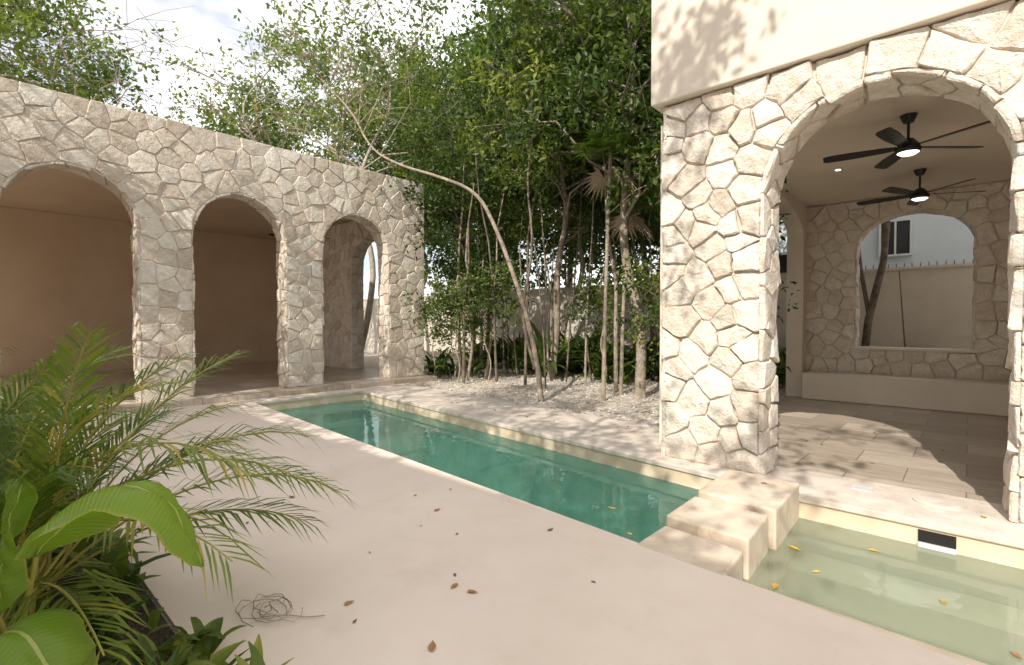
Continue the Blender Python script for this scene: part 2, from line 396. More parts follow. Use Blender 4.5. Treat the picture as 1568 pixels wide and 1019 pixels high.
# ============================================================ RIGHT PAVILION
rh=empty('stone_pavilion_house')
YF=5.34; CZ=3.92
archR=[(-0.62,0.90,0.0,2.75,0.87),(2.6,0.90,0.0,2.75,0.87)]
mb=MB(); arch_wall(mb,-2.52,4.4,0.0,CZ-0.02,archR,0.46,lambda u,z,d:(u,YF+d,z))
mb.obj('front_wall_core',[M_mortar],rh)
mb=MB(); clad_wall(mb,(-2.56,0.0,4.4,CZ-0.012),archR,lambda u,v,h:(u,YF-h,v),s=0.36,h=0.042,rough=1.5)
for a in archR: clad_reveal(mb,a,0.46,lambda u,z,d:(u,YF+d,z),s=0.22,h=0.04,d0=-0.04)
clad_wall(mb,(YF-0.03,0.0,YF+0.46,CZ-0.012),[],lambda u,v,h:(-2.52-h,u,v),s=0.28,h=0.04)
mb.obj('front_wall_stones',[M_stoneR],rh)
win=[(-0.80,0.87,1.02,2.98,0.62)]
mb=MB(); arch_wall(mb,-2.62,4.4,0.0,CZ-0.005,win,0.35,lambda u,z,d:(u,11.93+d,z)); mb.obj('back_wall_core',[M_mortar],rh)
mb=MB(); clad_wall(mb,(-2.64,0.5,4.4,CZ-0.012),win,lambda u,v,h:(u,11.93-h,v),s=0.35,h=0.035)
clad_reveal(mb,win[0],0.35,lambda u,z,d:(u,11.93+d,z),s=0.2,h=0.02,d0=-0.01)
mb.obj('back_wall_stones',[M_stoneR],rh)
mb=MB(); mb.box(-1.72,11.86,0.985,0.12,12.32,1.035); mb.obj('window_sill',[M_stucco],rh,bevel=0.008)
sideR=[(8.75,2.85,0.0,3.3,0.55)]
mb=MB(); arch_wall(mb,5.81,11.92,0.0,CZ-0.005,sideR,0.3,lambda u,z,d:(-2.52+0.0-d,u,z)); mb.obj('side_wall',[M_stucco],rh)
mb=MB(); mb.box(4.41,5.4,0.0,4.7,12.28,CZ-0.005); mb.obj('end_wall',[M_stucco],rh)
mb=MB(); mb.box(-2.45,11.27,0.004,4.4,11.88,0.52); mb.obj('built_in_bench',[M_stucco],rh,bevel=0.02)
mb=MB(); mb.box(-2.66,5.22,CZ,4.9,12.45,8.2); mb.obj('upper_storey',[M_stucco],rh,bevel=0.015)
mb=MB(); mb.box(-2.9,5.8,-0.2,4.8,12.5,0.0); mb.obj('tile_floor',[M_tile],rh)
mb=MB()
for (x,y) in ((-1.9,7.2),(-1.55,9.3),(0.62,8.6),(0.7,6.9),(2.4,8.0)):
    mb.cyl((x,y),0.055,0.055,CZ-0.014,CZ-0.004,20,0); mb.cyl((x,y),0.038,0.038,CZ-0.02,CZ-0.0145,20,1)
mb.obj('downlights',[M_plastic,M_lamp],rh)

def fan(x,y,z,rot,lit,top=None):
    top=top or CZ
    mb=MB()
    mb.cyl((x,y),0.05,0.085,top-0.09,top-0.005,24,0)
    mb.cyl((x,y),0.014,0.014,z+0.07,top-0.08,10,0)
    mb.cyl((x,y),0.10,0.05,z+0.02,z+0.08,24,0); mb.cyl((x,y),0.13,0.10,z-0.04,z+0.02,24,0); mb.cyl((x,y),0.11,0.13,z-0.075,z-0.04,24,0)
    mb.cyl((x,y),0.07,0.105,z-0.10,z-0.077,24,1)
    for k in range(5):
        a=rot+2*math.pi*k/5; ca,sa=math.cos(a),math.sin(a); vs=[]
        for r_,w in ((0.11,0.035),(0.22,0.055),(0.55,0.075),(0.80,0.072),(0.84,0.05)):
            for sgn in (-1,1):
                for dz in (-0.005,0.005):
                    vs.append((x+r_*ca-sgn*w*sa, y+r_*sa+sgn*w*ca, z-0.01+sgn*w*0.22+dz))
        fs=[]
        for i in range(4):
            o=i*4; fs+=[(o,o+4,o+6,o+2),(o+1,o+3,o+7,o+5),(o,o+1,o+5,o+4),(o+2,o+6,o+7,o+3)]
        fs+=[(0,2,3,1),(16,17,19,18)]
        mb.add(vs,fs,0)
    return mb.obj('ceiling_fan',[M_black,M_lamp if lit else M_plastic])
fan(-0.55,7.45,3.56,0.75,True); fan(-0.60,10.2,3.54,0.5,True)
fan(-14.0,6.5,4.0,0.2,False,4.6)

# ============================================================ GROUND, DECK, POOL
mb=MB()
X0,X1,Y0,Y1=-10.3,2.9,1.5,6.4; B=400
vs=[(-B,-B,-.03),(B,-B,-.03),(B,B,-.03),(-B,B,-.03),(X0,Y0,-.03),(X1,Y0,-.03),(X1,Y1,-.03),(X0,Y1,-.03)]
mb.add(vs,[(0,1,5,4),(1,2,6,5),(2,3,7,6),(3,0,4,7)]); mb.obj('ground',[M_gravel])
mb=MB()
deck=[(-10.45,.7),(-2.0,.7),(-2.0,-4),(6,-4),(6,2.97),(0,2.97),(-1.66,3.1),(-10,3.73),(-10.45,3.76)]
mb.add([(x,y,0) for x,y in deck],[tuple(range(len(deck)))])
mb.add([(-10.45,.7,0),(-2,.7,0),(-2,.7,-.12),(-10.45,.7,-.12)],[(0,1,2,3)])
mb.add([(-2,.7,0),(-2,-4,0),(-2,-4,-.12),(-2,.7,-.12)],[(0,1,2,3)])
mb.add([(2.5,2.97,0),(6,2.97,0),(6,4.9,0),(2.5,4.9,0)],[(0,1,2,3)])
mb.obj('pool_deck',[M_deck])
mb=MB()
prism(mb,[(-10.44,3.77),(-10,3.74),(-10,6.0),(-1.66,5.0),(-1.45,4.9),(4.8,4.9),(4.8,5.79),(-2.72,5.79),(-2.72,6.75),(-10.44,7.45)],-0.055,0.003)
mb.obj('pool_coping',[M_coping],bevel=0.01)
mb=MB(); mb.add([(-10.4,-4,-.025),(-2.02,-4,-.025),(-2.02,.69,-.025),(-10.4,.69,-.025)],[(0,1,2,3)]); mb.obj('planter_soil',[M_soil])

pool=empty('swimming_pool')
P=[(-10.02,3.73),(-1.64,3.1),(-1.64,5.02),(-10.02,6.027)]
mb=MB(); D=-1.2
mb.add([(x,y,D) for x,y in P],[(0,1,2,3)])
for (a,b,zt) in ((P[0],P[1],0),(P[2],P[3],-.054),(P[3],P[0],-.054)):
    mb.add([(*a,D),(*b,D),(*b,zt),(*a,zt)],[(0,1,2,3)])
mb.add([(-10.015,3.735,-.5),(-8.9,3.66,-.5),(-8.9,5.88,-.5),(-10.015,6.02,-.5),(-8.9,3.66,D),(-8.9,5.88,D)],[(0,1,2,3),(1,4,5,2)])
mb.add([(-10.014,3.735,-.27),(-9.5,3.70,-.27),(-9.5,5.95,-.27),(-10.014,6.02,-.27),(-9.5,3.70,-.5),(-9.5,5.95,-.5)],[(0,1,2,3),(1,4,5,2)])
mb.obj('pool_shell',[M_pool],pool)
mb=MB(); mb.add([(x,y,-.2) for x,y in P],[(0,1,2,3)]); mb.obj('pool_water',[M_wpool],pool)
tub=empty('plunge_tub')
mb=MB(); D=-.75
Q=[(-1.1,3.05),(2.5,2.97),(2.5,4.925),(-1.1,4.925)]
mb.add([(x,y,D) for x,y in Q],[(0,1,2,3)])
for (a,b,zt) in ((Q[0],Q[1],0),(Q[1],Q[2],0),(Q[2],Q[3],-.054)):
    mb.add([(*a,D),(*b,D),(*b,zt),(*a,zt)],[(0,1,2,3)])
mb.box(-1.1,4.5,D+.003,2.5,4.92,-.48)
mb.obj('tub_shell',[M_jac],tub)
mb=MB(); mb.add([(x,y,-.2) for x,y in Q],[(0,1,2,3)]); mb.obj('tub_water',[M_wjac],tub)
mb=MB(); mb.box(-.27,4.915,-.165,-.05,4.924,-.075,0)  # flat black panel stands in for the shade inside the skimmer opening
mb.box(-.27,4.89,-.198,-.05,4.924,-.166,1)
mb.obj('pool_skimmer',[M_black,M_plastic])
mb=MB()
mb.box(-1.60,3.06,-1.35,-1.12,4.96,-.10)
prism(mb,[(-1.655,3.07),(-1.05,3.03),(-1.08,3.45),(-1.65,3.50)],-1.36,0.006)
prism(mb,[(-1.66,3.53),(-1.06,3.49),(-1.09,4.05),(-1.67,4.09)],-1.36,0.07)
prism(mb,[(-1.67,4.15),(-1.05,4.09),(-1.08,4.93),(-1.69,4.97)],-1.36,0.10)
mb.obj('spillway_wall',[M_block],bevel=0.016)
mb=MB(); mb.cyl((-.17,5.47),.17,.17,.004,.014,32,0); mb.cyl((-.17,5.47),.145,.14,.014,.018,32,0)
mb.obj('drain_cover',[M_coping])
mb=MB(); mb.box(-.78,5.40,.004,-.62,5.56,.012); mb.obj('floor_drain',[M_plastic],bevel=.003)

# ============================================================ PERIMETER WALL + NEIGHBOURS
mb=MB(); mb.box(-30,14,-.1,9,14.2,2.68); mb.box(-30.02,13.97,2.68,9,14.23,2.74)
mb.obj('perimeter_wall',[M_white])
mb=MB()
x=-2.9
while x<2.5:
    mb.tube([(x,14.1,2.73),(x+R(-.01,.01),14.1,2.84)],[.012,.005],5); x+=.14
mb.obj('wall_spikes',[M_black])
nb=empty('neighbour_house')
mb=MB(); mb.box(-4.6,16.5,-.1,9,24,8); mb.obj('house_walls',[M_house],nb)
mb=MB(); mb.box(-4.5,16.2,3.0,-3.35,16.49,3.5,0); mb.box(-1.75,16.44,3.3,-1.15,16.49,4.15,1)
for b_ in ((-1.8,-1.75,3.25,4.2),(-1.15,-1.1,3.25,4.2),(-1.75,-1.15,4.15,4.2),(-1.75,-1.15,3.25,3.3),(-1.47,-1.43,3.3,4.15)): mb.box(b_[0],16.40,b_[2],b_[1],16.48,b_[3],2)
mb.obj('house_windows',[M_black,M_dark,M_plastic],nb)
sh=empty('unseen_shade_house')  # unseen house added behind the camera, height set to shade the deck
mb=MB(); mb.box(-8.6,-12,-.1,7,-5.2,6.5); mb.box(-8.75,-12.1,6.5,7.15,-5.05,6.8); mb.obj('house_body',[M_stucco],sh)
mb=MB()
for x in (-7,-3.6,.2,3.8):
    mb.box(x,-5.19,0.0,x+1.8,-5.15,2.4,0); mb.box(x,-5.19,3.6,x+1.6,-5.15,5.2,0)
mb.obj('house_glazing',[M_dark],sh)

# ============================================================ VEGETATION
def arrays_obj(name, tubes, LV, LT, mats):
    n=len(LV); tv=np.array(tubes.v,dtype=np.float32).reshape(-1,3); tf=np.array(tubes.f,dtype=np.int32).reshape(-1,4)
    V=np.concatenate([tv,LV.reshape(-1,3)]).astype(np.float32)
    F=np.concatenate([tf, (np.arange(n*4).reshape(-1,4)+len(tv))]).astype(np.int32)
    me=bpy.data.meshes.new(name); me.vertices.add(len(V)); me.vertices.foreach_set('co',V.ravel())
    me.loops.add(len(F)*4); me.loops.foreach_set('vertex_index',F.ravel())
    me.polygons.add(len(F)); me.polygons.foreach_set('loop_start',np.arange(len(F),dtype=np.int32)*4)
    for m in mats: me.materials.append(m)
    mi=np.zeros(len(F),dtype=np.int32); mi[len(tf):]=1; me.polygons.foreach_set('material_index',mi)
    sm=np.ones(len(F),dtype=bool); sm[len(tf):]=False; me.polygons.foreach_set('use_smooth',sm)
    a=me.attributes.new('tint','FLOAT','POINT')
    a.data.foreach_set('value',np.concatenate([np.full(len(tv),.5),np.repeat(LT,4)]).astype(np.float32))
    me.update(calc_edges=True); me.validate()
    return me
def leaf_quads(C, l, droop=0.3):
    n=len(C)
    d=rng.normal(size=(n,3)); d[:,2]-=droop; d/=np.linalg.norm(d,axis=1)[:,None]
    s=np.cross(d,rng.normal(size=(n,3))); s/=np.linalg.norm(s,axis=1)[:,None]
    nn=np.cross(d,s)
    L=(l*rng.uniform(.65,1.3,n))[:,None]; W=L*0.24
    return np.stack([C,C+d*L*.45+s*W+nn*W*.3,C+d*L,C+d*L*.45-s*W+nn*W*.3],axis=1)
def make_tree(name, trunk, r0, cc, cr, nclump, nleaf, leaf, mats, clump_r=0.55, shell=0.5, attach=0.3, tw=4, tbase=0.5):
    mb=MB(); n=len(trunk)
    T=[Vector(p) for p in trunk]
    for _ in range(2):
        U=[T[0]]
        for a,b in zip(T,T[1:]): U+= [a*.75+b*.25, a*.25+b*.75]
        U.append(T[-1]); T=U
    rad=[max(r0*(1-i/(len(T)-1))**.8,.02) for i in range(len(T))]; rad[0]*=1.35
    mb.tube(T,rad,8)
    Cs=[];Ts=[]
    for k in range(nclump):
        while True:
            v=Vector((R(-1,1),R(-1,1),R(-1,1)))
            if shell<v.length<=1 or (v.length<=1 and R(0,1)<.25): break
        c=Vector(cc)+Vector((v.x*cr[0],v.y*cr[1],v.z*cr[2]))
        lo=int(len(T)*attach); cand=[i for i in range(lo,len(T)) if T[i].z<c.z+.4] or [lo]
        i=min(cand,key=lambda i:(T[i]-c).length*R(.7,1.3)); a=T[i]
        L=(c-a).length
        m1=a.lerp(c,.35)+Vector((R(-.12,.12),R(-.12,.12),R(-.02,.16)))*L; m2=a.lerp(c,.7)+Vector((R(-.12,.12),R(-.12,.12),R(0,.14)))*L
        rb=min(rad[i]*.6,.022+.012*L)
        mb.tube([a,m1,m2,c],[rb,rb*.7,rb*.45,.007],5)
        for _ in range(tw):
            e=c+Vector((random.gauss(0,1),random.gauss(0,1),random.gauss(0,.7)))*clump_r*.8
            s_=m2.lerp(c,R(0,1)); mb.tube([s_,s_.lerp(e,.5)+Vector((0,0,R(0,.1))),e],[.009,.006,.003],3)
        m=int(nleaf*R(.5,1.4)); cr_=clump_r*R(.7,1.3)
        ns=max(3,m//9); sp=rng.normal(size=(ns,3))*np.array([cr_,cr_,cr_*.65])*.75
        pts=sp[rng.integers(0,ns,m)]+rng.normal(size=(m,3))*leaf*.75
        Cs.append(pts+np.array(c)); 
        tb=tbase+R(-.28,.28)
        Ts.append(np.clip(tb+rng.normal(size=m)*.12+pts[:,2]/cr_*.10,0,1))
    C=np.concatenate(Cs); return arrays_obj(name,mb,leaf_quads(C,leaf),np.concatenate(Ts),mats)
def wig(H,lx,ly,n=6,w=.25):
    return [(lx*(i/n)**1.3+(R(-w,w) if i else 0), ly*(i/n)**1.3+(R(-w,w) if i else 0), H*i/n) for i in range(n+1)]
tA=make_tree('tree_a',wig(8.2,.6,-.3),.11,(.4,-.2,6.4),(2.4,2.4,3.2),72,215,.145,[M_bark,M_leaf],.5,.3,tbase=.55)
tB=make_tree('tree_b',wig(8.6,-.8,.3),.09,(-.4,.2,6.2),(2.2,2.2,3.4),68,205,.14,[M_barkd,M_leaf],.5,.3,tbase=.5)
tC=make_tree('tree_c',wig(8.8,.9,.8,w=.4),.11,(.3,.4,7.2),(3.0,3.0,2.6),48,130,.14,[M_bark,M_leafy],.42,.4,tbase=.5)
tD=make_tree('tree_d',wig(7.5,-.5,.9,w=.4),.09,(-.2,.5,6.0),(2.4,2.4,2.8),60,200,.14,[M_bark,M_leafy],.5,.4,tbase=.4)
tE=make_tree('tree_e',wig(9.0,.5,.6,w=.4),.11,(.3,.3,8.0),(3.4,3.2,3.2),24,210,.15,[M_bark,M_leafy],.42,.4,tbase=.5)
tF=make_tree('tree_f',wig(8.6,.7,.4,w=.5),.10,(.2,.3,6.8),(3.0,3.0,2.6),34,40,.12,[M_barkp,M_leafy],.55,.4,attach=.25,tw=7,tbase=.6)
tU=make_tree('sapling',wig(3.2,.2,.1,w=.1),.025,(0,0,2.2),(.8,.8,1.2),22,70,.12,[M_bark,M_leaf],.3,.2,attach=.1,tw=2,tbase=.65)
def place(me,x,y,s=1,rot=None,z=0,name='tree',sz=None):
    o=bpy.data.objects.new(name,me); scene.collection.objects.link(o)
    o.location=(x,y,z-.03); o.scale=(s,s,sz or s); o.rotation_euler=(0,0,R(0,6.28) if rot is None else rot); return o
for (m,x,y,s) in [(tB,-10.9,10.2,.95),(tA,-8.4,10.8,1.1),(tA,-5.0,9.4,1.1),(tD,-9.6,13.0,1.2),(tB,-6.2,12.6,1.2),
                  (tB,-12.6,12.4,1.15),(tB,-3.9,11.2,1.05),
                  (tA,-17,16.6,1.6),(tD,-12.5,17,1.7),(tA,-8.5,17.5,1.65),(tD,-20.5,15,1.55),(tD,-24,18,1.9),
                  (tA,-13,23,2.1),(tB,-5.5,21,1.8),(tC,-22,11.5,1.5),(tD,-25.5,10.5,1.5),(tB,-18.5,20,1.9),
                  (tD,-22.5,1.6,1.5),(tC,-21.5,-1.4,1.4),(tD,-27,6.6,1.05),(tD,-32,12,1.5),
                  (tF,-17.6,10.4,1.45),(tF,-20.4,8.6,1.35),(tF,-20.6,2.6,1.35),
                  (tE,-.9,-3.1,1.1),(tC,-5.0,-3.4,1.0),(tC,-8.8,-2.6,.9)]:
    place(m,x,y,s)
for (x,y,s) in [(-9.7,8.6,.9),(-9.3,9.3,1.0),(-10.3,9.0,.8),(-6.6,10.6,.9),(-4.2,8.8,.85),(-11.2,10.9,1.1),(-10.8,8.7,.8),(-3.6,9.8,.9),
                (-15.5,15.6,2.1),(-13.2,15.8,2.2),(-11,15.4,2.0),(-9,15.9,2.2),(-7.2,15.3,2.0),(-5.6,15.6,1.9),(-17.6,15.2,2.1)]:
    place(tU,x,y,s,name='sapling')

def fr(a,d): return (0.740*a-0.673*d, 0.673*a+0.740*d)   # site axes (turned 42 deg) -> world
pts=[(.57,9.86,0),(.50,9.9,.7),(.30,9.95,1.6),(.02,10,2.5),(-.36,10.05,3.5),(-.72,10.1,4.15),(-1.5,10.3,4.5),(-2.4,10.7,4.85),(-3.1,11,5.3),(-3.6,11.4,6.3),(-4.6,11.8,7.3),(-5.3,12,8.6)]
tr=[(*fr(a,d),z) for a,d,z in pts]
me=make_tree('leaning_tree',tr,.058,(*fr(-3.4,11.6),7.6),(2.6,1.8,1.5),30,90,.12,[M_bark,M_leafy],.4,.2,attach=.55,tw=6,tbase=.5)
o=bpy.data.objects.new('leaning_tree',me); scene.collection.objects.link(o)
pts=[(.45,9.9,0.6),(.10,9.95,1.7),(.35,10,3.0),(.1,10.2,4.6),(.5,10.4,6.4),(.3,10.5,8)]
me=make_tree('leaning_tree_b',[(*fr(a+.25*k/5,d),z) for k,(a,d,z) in enumerate(pts)],.035,(*fr(.5,10.8),6.6),(1.5,1.5,1.9),28,120,.13,[M_barkd,M_leaf],.42,.2,attach=.4,tbase=.68)
o2=bpy.data.objects.new('branch_stem',me); scene.collection.objects.link(o2); o2.parent=o

mb=MB()
for (a,d,h,l) in [(-1.5,14.0,6,.2),(-.9,15,6,-.3),(.1,14.5,6,.4),(1.0,13.2,5,-.2),(1.75,12.2,6,.3),(2.9,13.5,6,-.5),(3.2,12.4,5,.3),(2.1,14.6,6,.6),(-.3,16,6,.2),(1.3,15.6,6,-.6),(-1.1,13.2,4,-.1),(-.7,13.6,5,.5),(2.35,11.2,6,-.4),(2.6,12.0,6,.2)]:
    b=[(*fr(a+l*(i/5)**1.5+R(-.09,.09),d),h*i/5) for i in range(6)]
    r_=R(.025,.06); mb.tube(b,[r_*(1-.12*i) for i in range(6)],6,0)
for (a,d,h,l) in [(-1.3,12.6,5,.3),(-.4,12.9,6,-.5),(.3,12.2,6,.3),(.9,14.2,6,.5),(.75,11.6,5,-.5),(1.4,12.9,6,.5),(2.0,13.2,6,-.3),(3.0,11.6,6,-.4),(-.1,14.8,6,-.3)]:
    b=[(*fr(a+l*(i/5)**1.3+R(-.08,.08),d),h*i/5) for i in range(6)]
    r_=R(.02,.045); mb.tube(b,[r_*(1-.12*i) for i in range(6)],6,1)
mb.obj('slender_trunks',[M_bark,M_barkd],smooth=True)

def fan_palm(x,y,H):
    mb=MB(); top=Vector((x+.15,y,H))
    mb.tube([(x,y,-.05),(x+.03,y+.02,H*.4),(x+.1,y,H*.8),top],[.045,.035,.035,.04],8)
    for k in range(16):
        dead=k<2
        az=k*2.4+R(-.2,.2); el=R(-.25,1.2) if not dead else R(-1.2,-.8); d=Vector((math.cos(az)*math.cos(el),math.sin(az)*math.cos(el),math.sin(el)))
        c=top+d*R(.30,.5); mb.tube([top,top.lerp(c,.5)+Vector((0,0,.04)),c],.006,4,1,.6)
        s=d.cross(Vector((0,0,1))).normalized(); u=s.cross(d)
        for j in range(19):
            th=math.radians(-130+260*j/18); e=(d*math.cos(th)+s*math.sin(th)+u*.15).normalized(); L=.52*(1-.25*abs(j-9)/9)
            w=e.cross(u).normalized()*.030; dr=Vector((0,0,-.08*R(.5,2)))
            p0=c; p1=c+e*L*.5; p2=c+e*L+dr
            mb.add([p0,p1-w,p2,p1+w],[(0,1,2,3)],2 if dead else 1,.3 if dead else R(.3,.7))
    return mb.obj('fan_palm',[M_bark,M_palm,M_litter])
fan_palm(*fr(1.80,9.9),4.75); fan_palm(*fr(2.3,10.6),3.9)

def blade(mb,base,az,el,L,W,mi,tint,n=6,droop=1.0,fold=.25,uv=None):
    p=Vector(base); vs=[]; e=el; 
    for i in range(n+1):
        t=i/n; d=Vector((math.cos(az)*math.cos(e),math.sin(az)*math.cos(e),math.sin(e)))
        s=Vector((-math.sin(az),math.cos(az),0)); up=s.cross(d)*-1
        w=W*math.sin(math.pi*min(1,(t*.93+.07))**.8)**.8 if t<1 else 0.002
        vs+= [p-s*w+up*w*fold, p.copy(), p+s*w+up*w*fold]
        p=p+d*(L/n); e-=droop/n
    fs=[]
    for i in range(n):
        o=i*3; fs+=[(o,o+1,o+4,o+3),(o+1,o+2,o+5,o+4)]
    mb.add(vs,fs,mi,tint)
def leafy_clump(mb,x,y,n,L,W,z=0.0,tb=.5):
    for _ in range(n):
        az=R(0,6.28); el=R(.5,1.45); h=R(0,.25)*L
        b=(x+R(-.12,.12),y+R(-.12,.12),z+h); l=L*R(.6,1.15)
        blade(mb,b,az,el,l,W*R(.7,1.1),0,min(1,max(0,random.gauss(tb,.2))),5,R(.7,1.9))
mb=MB()
for _ in range(110):
    x=R(-13,-3.2); y=R(12.2,13.9) if R(0,1)<.8 else R(11.0,12.5)
    leafy_clump(mb,x,y,random.randint(9,15),R(.6,1.6),R(.045,.11))
for (x,y) in [(-10.6,8.9),(-10.9,9.4),(-10.2,9.6),(-11.4,9.2),(-12.2,9.9)]:
    leafy_clump(mb,x,y,13,.9,.07)
for (x,y) in [(-1.9,13.5),(-.4,13.6),(-1.0,13.7)]: leafy_clump(mb,x,y,10,1.35,.03)
mb.obj('undergrowth',[M_leaf])
mb=MB(); mb.tube([(-1.75,13.2,0),(-1.6,13.15,1.6),(-1.35,13.1,2.8),(-1.25,13.2,4.5)],[.085,.075,.065,.05],8)
mb.tube([(-1.6,13.15,1.7),(-1.75,13.1,2.7),(-1.9,13.1,4.2)],[.045,.04,.03],6); mb.tube([(-.9,13.2,0),(-1.0,13.2,1.3),(-1.1,13.3,2.6)],[.018,.015,.010],5)
mb.obj('garden_tree_trunk',[M_barkd],smooth=True)

n=14000
C=np.stack([rng.uniform(-13,-2.7,n),rng.uniform(6.7,13.95,n),rng.uniform(-.028,.0,n)],1)
C=C[(C[:,1]>7.5-.09*(C[:,0]+10.45))|(C[:,0]<-10.5)]
C=C[(C[:,0]>-10.9)|(C[:,1]>8.6)]
q=leaf_quads(C,.075,0); q[:,:,2]=C[:,None,2]+np.abs(q[:,:,2]-C[:,None,2])*.35
mbx=MB(); mbx.tube([(-4.5,8.2,-.01),(-4.0,8.5,.02),(-3.4,8.4,0)],.012,4); mbx.tube([(-8.5,8.0,-.01),(-7.9,8.3,.02),(-7.4,8.1,0)],.010,4)
me=arrays_obj('leaf_litter',mbx,q,np.clip(rng.normal(.70,.25,len(C)),0,1),[M_bark,M_litter])
o=bpy.data.objects.new('leaf_litter',me); scene.collection.objects.link(o)

def fleaf(mb,x,y,z,L,tint):
    a=R(0,6.28); c,s=math.cos(a),math.sin(a); prof=[0,.22,.27,.22,.10,0]; vs=[]
    cu=R(.1,.45); tw_=R(-.3,.3)
    for i,w in enumerate(prof):
        t=i/5-.5
        for k in (-1,0,1):
            u=t*L; v=k*w*L*.8; zz=z+.003+max(0,(abs(k)*w*cu+abs(t)*.12+t*k*w*tw_))*L
            vs.append((x+u*c-v*s,y+u*s+v*c,zz))
    fs=[]
    for i in range(5):
        o=i*3; fs+=[(o,o+1,o+4,o+3),(o+1,o+2,o+5,o+4)]
    mb.add(vs,fs,0,tint)
mb=MB()
for (a,d) in [(-.33,2.83),(-.22,2.77),(-.87,2.66),(-.37,2.30),(.28,3.62),(-.60,4.0),(-1.9,4.3)]:
    fleaf(mb,*fr(a,d),0,R(.06,.085),R(.2,.7))
for _ in range(34):
    a,d=R(-2.5,1.0),R(2.4,7)
    x,y=fr(a,d)
    if .8<y<3.0: fleaf(mb,x,y,0,R(.022,.045),R(0.1,.8))
for (x,y,z,t) in [(-2.4,4.0,-.197,1),(-2.0,3.6,-.197,1),(-3.3,4.3,-.197,.7),(-.75,3.9,-.197,1),(-.1,4.0,-.197,.8),(.1,5.3,.003,1),(-.5,4.55,-.197,.9),(-1.3,4.7,.105,.3),(-.95,4.2,-.197,1),(.2,3.6,-.197,.6),(-6,4.6,-.197,.8),(-.9,3.5,-.197,.8),(.35,4.3,-.197,.9),(-.3,3.4,-.197,.5)]:
    fleaf(mb,x,y,z,R(.06,.10),t)
for _ in range(26): fleaf(mb,R(-9.8,-3),R(5.9,7),.004,R(.04,.08),R(0,1))
for _ in range(8): fleaf(mb,R(-1.6,.1),R(5.9,9),.002,R(.04,.08),R(0,.6))
mb.obj('fallen_leaves',[M_fleaf])
mb=MB(); cx,cy=fr(-1.27,2.58)
for k in range(7):
    r_=R(.05,.13); ph=R(0,6); ox,oy=R(-.06,.06),R(-.06,.06)
    mb.tube([(cx+ox+r_*math.cos(ph+t*.55)*(1+.05*t),cy+oy+r_*.8*math.sin(ph+t*.55),.012+R(0,.03)) for t in range(10)],.0024,4)
mb.tube([(*fr(-1.27+.035*t,2.52+.02*math.sin(t*.5)+(.0 if t<6 else .012*(t-6))),.01) for t in range(10)],.003,4)
mb.obj('dry_vine',[M_bark])

def frond(mb,base,az,el,L,droop,ll=.36,nl=32,tint=.5):
    p=Vector(base); e=el; n=14; pts=[];dirs=[]
    for i in range(n+1):
        pts.append(p.copy()); d=Vector((math.cos(az)*math.cos(e),math.sin(az)*math.cos(e),math.sin(e))); dirs.append(d)
        p=p+d*(L/n); e-=droop/n*(.4+1.4*i/n)
    mb.tube(pts,[.008*(1-.75*i/n)+.0013 for i in range(n+1)],5,0)
    s=Vector((-math.sin(az),math.cos(az),0))
    for k in range(nl):
        t=.28+.72*k/nl; f=t*n; i=min(int(f),n-1); q=pts[i].lerp(pts[i+1],f-i); d=dirs[i]; up=s.cross(d)*-1
        l=ll*(math.sin(math.pi*(.14+.76*(k/nl)))**.6)
        for sg in (-1,1):
            l2=l*R(.8,1.1)
            a=(d*(.85+.6*k/nl+R(-.1,.1))+s*sg*.8+up*R(.05,.45)).normalized()
            w=(a.cross(up)).normalized()*.0065*(1.2 if k<nl*.8 else .8)
            m=q+a*l2*.5+Vector((0,0,-.03*l2)); tip=q+a*l2*.92+Vector((0,0,-.30*l2*R(.5,1.6)))
            mm=q+a*l2*.2
            tt=min(1,max(0,tint+random.gauss(0,.09)))
            mb.add([q,mm-w*.9,m-w,tip,m+w,mm+w*.9],[(0,1,5),(1,2,4,5),(2,3,4)],1,tt)
def areca(x,y,specs):
    mb=MB()
    for (bx,by,az,el,L,dr,t) in specs:
        frond(mb,(x+bx,y+by,R(.0,.15)),az,el,L,dr,tint=t)
    for k in range(7):
        a=R(0,6.28); mb.tube([(x+.1*math.cos(a),y+.1*math.sin(a),-.03),(x+.16*math.cos(a),y+.16*math.sin(a),.5)],[.018,.010],6,0)
    return mb.obj('areca_palm',[M_stem,M_palm])
right=math.atan2(.673,.740)
sp=[]
for k in range(24):
    az=k*2.399; sp.append((R(-.15,.15),R(-.15,.15),az,R(1.05,1.45),R(1.3,1.8),R(.8,1.6),R(.4,.9)))
for (daz,el,L,dr) in [(-.05,.95,1.9,1.5),(.3,.85,1.75,1.5),(-.35,.8,1.8,1.3),(.65,1.05,1.75,1.5),(.1,.65,1.5,1.1),(-.15,1.2,1.8,1.9),(-.6,.7,1.45,1.2)]:
    sp.append((R(-.1,.1),R(-.1,.1),right+daz,el,L,dr,R(.5,.9)))
areca(-3.5,.15,sp)
areca(-4.4,-.25,[(R(-.2,.2),R(-.2,.2),k*2.399,R(1.0,1.4),R(1.3,1.9),R(.9,1.6),R(.4,.75)) for k in range(20)])
areca(-6.4,-.2,[(R(-.2,.2),R(-.2,.2),k*2.399,R(.8,1.4),R(.9,1.3),R(.9,1.6),R(.4,.8)) for k in range(16)])

